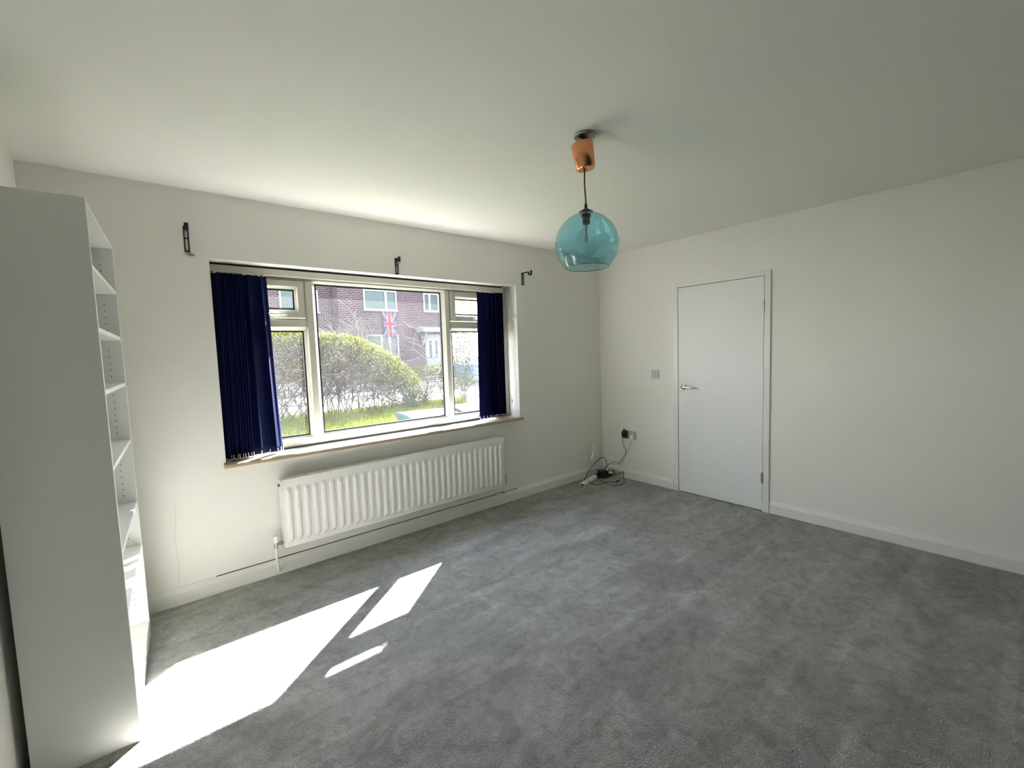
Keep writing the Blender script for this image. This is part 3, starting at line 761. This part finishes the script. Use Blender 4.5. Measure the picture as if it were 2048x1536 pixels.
def branch(b, p, d, ln, r, depth, rnd, gravity=.0, zmax=None, wob=.25, kids=3):
    pts = [p]; q = Vector(p); dd = Vector(d).normalized(); n_ = 4
    for k in range(n_):
        dd = (dd + Vector((rnd.gauss(0, wob), rnd.gauss(0, wob), rnd.gauss(0, wob) * .6 - gravity))).normalized()
        q = q + dd * ln / n_
        if zmax and q.z > zmax(q.x): break
        pts.append(tuple(q))
    if len(pts) < 2: return
    b.tube(pts, [r * (1 - .6 * k / len(pts)) for k in range(len(pts))], 3, caps=False)
    if depth > 0:
        for _ in range(kids):
            i = rnd.randrange(1, len(pts)); dk = (dd + Vector((rnd.gauss(0, .7), rnd.gauss(0, .7), rnd.gauss(.1, .5)))).normalized()
            branch(b, pts[i], dk, ln * rnd.uniform(.45, .75), r * .6, depth - 1, rnd, gravity, zmax, wob, kids)
x = -3.4
while x < 1.8:
    for _ in range(2):
        y = rh.uniform(-.35, .35)
        branch(tw, (x + 1, y, 0), (rh.gauss(0, .35), rh.gauss(0, .2), 1), max(.45, (hedge_top(x) - hz) * .75), .016, 3, rh, zmax=lambda q: hedge_top(q - 1) - hz + .08)
    x += .105
t_ = tw.build('twigs', M['twig'], hedge); t_['kind'] = 'stuff'

def shrub(name, label, cx, cy, h, r, seed, tm, leaf=None, nleaf=0, n=14, depth=3, spread=.5, ls=.025, up=1.0):
    z0 = gz(cy); t = thing(name, label, 'shrub', (cx, cy, z0)); rnd = random.Random(seed)
    b = MB()
    for _ in range(n):
        branch(b, (rnd.uniform(-.2, .2) * r, rnd.uniform(-.2, .2) * r, 0), (rnd.gauss(0, spread), rnd.gauss(0, spread), up), h * rnd.uniform(.6, .95), .012, depth, rnd, wob=.15)
    o = b.build('branches', tm, t); o['kind'] = 'stuff'
    if leaf:
        b = MB()
        for _ in range(nleaf):
            a = rnd.uniform(0, 6.28); rad_ = r * math.sqrt(rnd.random()); zz = h * rnd.uniform(.18, 1.05)
            rad_ *= .6 + .5 * math.sin(min(1, zz / h) * 2.6)
            leafball(b, rad_ * math.cos(a), rad_ * math.sin(a), zz, .05, 2, ls, 0, rnd)
        o = b.build('leaves', leaf, t); o['kind'] = 'stuff'
    return t
bt = thing('bare_bush', 'bare pale twiggy bush behind the hedge in front of the flag', 'shrub', (4.15, 15.6, gz(15.6)))
rb = random.Random(31); b = MB()
for _ in range(85):
    branch(b, (rb.uniform(-.6, .5), rb.uniform(-.3, .3), 0), (rb.gauss(-.85, .4), rb.gauss(0, .15), 1), rb.uniform(.9, 2.15), .022, 3, rb, wob=.08, kids=3)
o = b.build('branches', M['twig_pale'], bt); o['kind'] = 'stuff'
shrub('garden_shrub', 'loose greenish shrub with upright stems seen through the right window pane', 3.25, 7.9, 2.02, .52, 41, M['twig_pale'], M['leaf_pale'], 3600, 20, 3, .16)
shrub('twiggy_shrub', 'low twiggy shrub with sparse leaves beside the end of the hedge', 2.15, 8.3, .85, .45, 43, M['twig'], M['leaf_green'], 260, 16, 3, .5)
shrub('low_dark_shrub', 'small dark evergreen shrub at the low end of the hedge', 1.35, 7.6, .62, .36, 44, M['twig'], M['leaf_green'], 900, 10, 2, .5)
shrub('slender_shrub', 'thin pale-stemmed shrub beside the middle window mullion', 2.75, 8.2, .95, .35, 47, M['twig'], M['leaf_brown'], 200, 12, 3, .3)
# yellow-green clipped hedge in front of the far house
yh = thing('clipped_hedge', 'low yellow-green hedge in front of the brick house opposite', 'hedge', (6.6, 14.9, gz(14.9)))
b = MB(); ry = random.Random(51)
for _ in range(3000):
    leafball(b, ry.uniform(-1.7, 1.8), ry.uniform(-.3, .3), ry.uniform(.0, .62), .06, 2, .045, 0 if ry.random() < .8 else 1, ry)
o = b.build('foliage', [M['leaf_lime'], M['leaf_green']], yh); o['kind'] = 'stuff'

# railings
rl = thing('garden_railing', 'black metal railing before the white front door opposite', 'railing', (7.2, 15.9, gz(15.9)))
MB().box(-.9, .9, -.015, .015, .95, .98).build('top_rail', M['black'], rl); MB().box(-.9, .9, -.015, .015, .12, .15).build('bottom_rail', M['black'], rl)
bar_me = None
for k in range(14):
    if bar_me is None:
        o = MB().box(-.009, .009, -.009, .009, 0, 1.02).build('bar', M['black'], rl); bar_me = o.data
    else:
        o = bpy.data.objects.new('bar', bar_me); COL.objects.link(o); o.parent = rl
    o.location = (-.86 + k * .132, 0, 0)

# wheelie bins by the house wall
def wheelie(label, x, y, rot, mt, wd=.58):
    z0 = gz(y); t = thing('wheelie_bin', label, 'bin', (x, y, z0), rot, 'wheelie bins below the window'); t.scale = (1, 1, .90)
    b = MB(); h = wd / 2; i = 0
    for z, sx, sy in ((.10, .78, .78), (.96, 1, 1), (.97, 1.05, 1.05), (1.0, 1.05, 1.05)):
        for px, py in ((-1, -1), (1, -1), (1, 1), (-1, 1)): b.v.append((px * h * sx, py * .34 * sy, z))
    for k in range(3):
        for j in range(4):
            j2 = (j + 1) % 4; b.f.append((k * 4 + j, k * 4 + j2, k * 4 + 4 + j2, k * 4 + 4 + j)); b.m.append(0)
    b.f.append((3, 2, 1, 0)); b.m.append(0); b.f.append((12, 13, 14, 15)); b.m.append(0)
    b.build('body', mt, t, bevel=.012)
    b = MB(); b.prism([(-.38, 1.002), (-.40, 1.02), (-.20, 1.055), (.20, 1.06), (.36, 1.03), (.38, 1.002)], -h * 1.06, h * 1.06); b.build('lid', mt, t, bevel=.012)
    b = MB(); b.tube([(-h * .9, .40, .98), (h * .9, .40, .98)], .014, 8); b.build('handle', mt, t)
    for s_ in (-1, 1):
        b = MB(); b.tube([(s_ * h * .80, .30, .10), (s_ * h * .98, .30, .10)], .10, 18); b.build('wheel', M['tyre'], t)
wheelie('wheelie bin with turquoise green lid on the lawn below the window', -1.20, 1.95, R(-8), M['bin_green'], .62)
wheelie('wheelie bin with pale blue-grey lid beside the green one', -.42, 2.05, R(-5), M['bin_grey'], .64)

# houses opposite
def house(name, label, x0, x1, y, zt):
    h = thing(name, label, 'house', ((x0 + x1) / 2, y, 0)); cx = (x0 + x1) / 2
    g0 = gz(y) - .5
    MB().box(x0 - cx, x1 - cx, 0, 7.5, g0, zt).build('wall', M['brick'], h)
    rf = MB(); rf.prism([(-.35, zt), (3.75, zt + 1.9), (7.85, zt), (7.85, zt - .1), (-.35, zt - .1)][::-1], x0 - cx, x1 - cx); rf.build('roof', M['tile'], h)
    MB().box(x0 - cx, x1 - cx, -.38, -.22, zt - .12, zt + .02).build('gutter', M['far_white'], h)
    return h
def hwin(h, x0, x1, z0, z1, splits=(), vanes=False, y=0):
    cx = h.location.x
    b = MB(); fw = .075; X0, X1 = x0 - cx, x1 - cx
    b.box(X0, X1, -.05 + y, -.001 + y, z0, z0 + fw); b.box(X0, X1, -.05 + y, -.001 + y, z1 - fw, z1); b.box(X0, X0 + fw, -.05 + y, -.001 + y, z0 + fw, z1 - fw); b.box(X1 - fw, X1, -.05 + y, -.001 + y, z0 + fw, z1 - fw)
    for s_ in splits: b.box(s_ - cx - .06, s_ - cx + .06, -.05 + y, -.001 + y, z0 + fw, z1 - fw)
    b.box(X0 - .04, X1 + .04, -.12 + y, -.001 + y, z0 - .05, z0)
    wf = b.build('window', M['far_white'], h)
    MB().box(X0 + fw, X1 - fw, -.012 + y, -.006 + y, z0 + fw, z1 - fw).build('pane', M['far_glass'], wf)
    if vanes:
        b = MB(); xx = X0 + fw + .02
        while xx < X1 - fw - .06:
            b.quad((xx, -.018 + y, z0 + fw + .02), (xx + .055, -.014 + y, z0 + fw + .02), (xx + .055, -.014 + y, z1 - fw - .01), (xx, -.018 + y, z1 - fw - .01)); xx += .078
        b.build('window_blind', M['net'], wf)
    return wf
hr = house('brick_house', 'dark brick house opposite with flag and white front door', 2.62, 8.35, 17.0, 5.3)
hwin(hr, 3.77, 5.42, 3.60, 4.56, (4.86,), True)
hwin(hr, 6.87, 7.76, 3.62, 4.56, (7.22,))
hwin(hr, 3.80, 5.42, 1.34, 2.44, (4.55, 4.95), True)
cx = hr.location.x
b = MB(); b.box(6.95 - cx, 7.79 - cx, -.05, -.001, .34, 2.40); b.box(6.88 - cx, 7.86 - cx, -.035, -.0005, .34, 2.47)
fd = b.build('front_door', M['far_white'], hr)
for xx in (7.16, 7.50):
    MB().box(xx - cx - .07, xx - cx + .07, -.056, -.051, 1.25, 2.12).build('pane', M['far_glass'], fd)
b = MB(); b.prism([(-.75, 2.55), (-.75, 2.70), (-.001, 2.84), (-.001, 2.55)][::-1], 6.42 - cx, 8.2 - cx); b.build('porch_canopy', M['far_white'], hr)
b = MB(); b.prism([(-.001, 1.9), (-.08, 1.9), (-.5, 2.54), (-.001, 2.54)][::-1], 6.68 - cx, 6.78 - cx); b.build('canopy_bracket', M['far_white'], hr)
hl = house('set_back_brick_house', 'dark brick house set back at the left with white porch canopy', -7.0, 2.60, 17.9, 5.35)
hwin(hl, .42, 2.02, 3.50, 4.50, (1.20,), True)
hwin(hl, -2.6, -1.2, 3.50, 4.50, (-1.9,), True)
cx = hl.location.x
b = MB(); b.prism([(-.8, 2.40), (-.8, 2.56), (-.001, 2.66), (-.001, 2.40)][::-1], .55 - cx, 2.15 - cx); b.build('porch_canopy', M['far_white'], hl)

# union flag hanging from the sill of the upper window
def union(u, v):
    """u along the long side 0..1 (60 units), v across 0..1 (30 units): 0 red 1 white 2 blue"""
    X_, Y_ = (u - .5) * 60, (v - .5) * 30
    if abs(X_) < 3 or abs(Y_) < 3: return 0
    if abs(X_) < 5 or abs(Y_) < 5: return 1
    n_ = math.hypot(30, 15)
    d1 = (15 * X_ - 30 * Y_) / n_; d2 = (15 * X_ + 30 * Y_) / n_
    for d, s_ in ((d1, 1), (d2, -1)):
        if abs(d) < 3:
            dd = d * s_ * (1 if X_ > 0 else -1)
            return 0 if -2 < dd < 0 else 1
    return 2
b = MB(); nu, nv = 70, 44; fw_, fh_ = .76, 1.22
for k in range(nu + 1):
    for j in range(nv + 1):
        u = k / nu; v = j / nv; wdt = fw_ * (1 - .12 * math.sin(u * 3.1))
        b.v.append(((v - .5) * wdt + .05 * u, -.07 - .035 * math.sin(v * 9 + u * 2) * (0.3 + u) , -u * fh_))
for k in range(nu):
    for j in range(nv):
        q = k * (nv + 1) + j; b.f.append((q, q + 1, q + nv + 2, q + nv + 1)); b.m.append(union((k + .5) / nu, (j + .5) / nv))
fo2 = b.build('union_flag', [M['flag_red'], M['flag_white'], M['flag_blue']], loc=(4.97, 16.98, 3.55))
fo2.modifiers.new('t', 'SOLIDIFY').thickness = .002
tag(fo2, 'red white and blue union flag hanging from the upper window opposite', 'flag')

# blue car beyond the pavement
car = thing('blue_car', 'blue car parked across the road glimpsed past the right blind', 'car', (8.75, 13.2, gz(13.2) - .06), R(0))
b = MB(); b.prism([(-2.05, .28), (-2.1, .62), (-2.0, .80), (-1.05, .92), (1.6, .95), (2.0, .88), (2.1, .55), (2.05, .28)][::-1], -.85, .85, axis='y')
body = b.build('body', M['car'], car, bevel=.06)
b = MB(); b.prism([(-1.05, .90), (-.45, 1.40), (.9, 1.43), (1.55, .93)][::-1], -.72, .72, axis='y'); b.build('cabin', M['car'], car, bevel=.06)
b = MB(); b.prism([(-.90, .95), (-.42, 1.33), (.85, 1.36), (1.35, .96)][::-1], -.735, .735, axis='y'); b.build('side_windows', M['car_glass'], car)
for sx in (-1.3, 1.3):
    for sy in (-.80, .80):
        b = MB(); b.tube([(sx, sy - .09, .31), (sx, sy + .09, .31)], .31, 24); wh = b.build('wheel', M['tyre'], car)
        b = MB(); b.tube([(sx, sy - .095, .31), (sx, sy + .095, .31)], .19, 16); b.build('hubcap', M['steel'], wh)
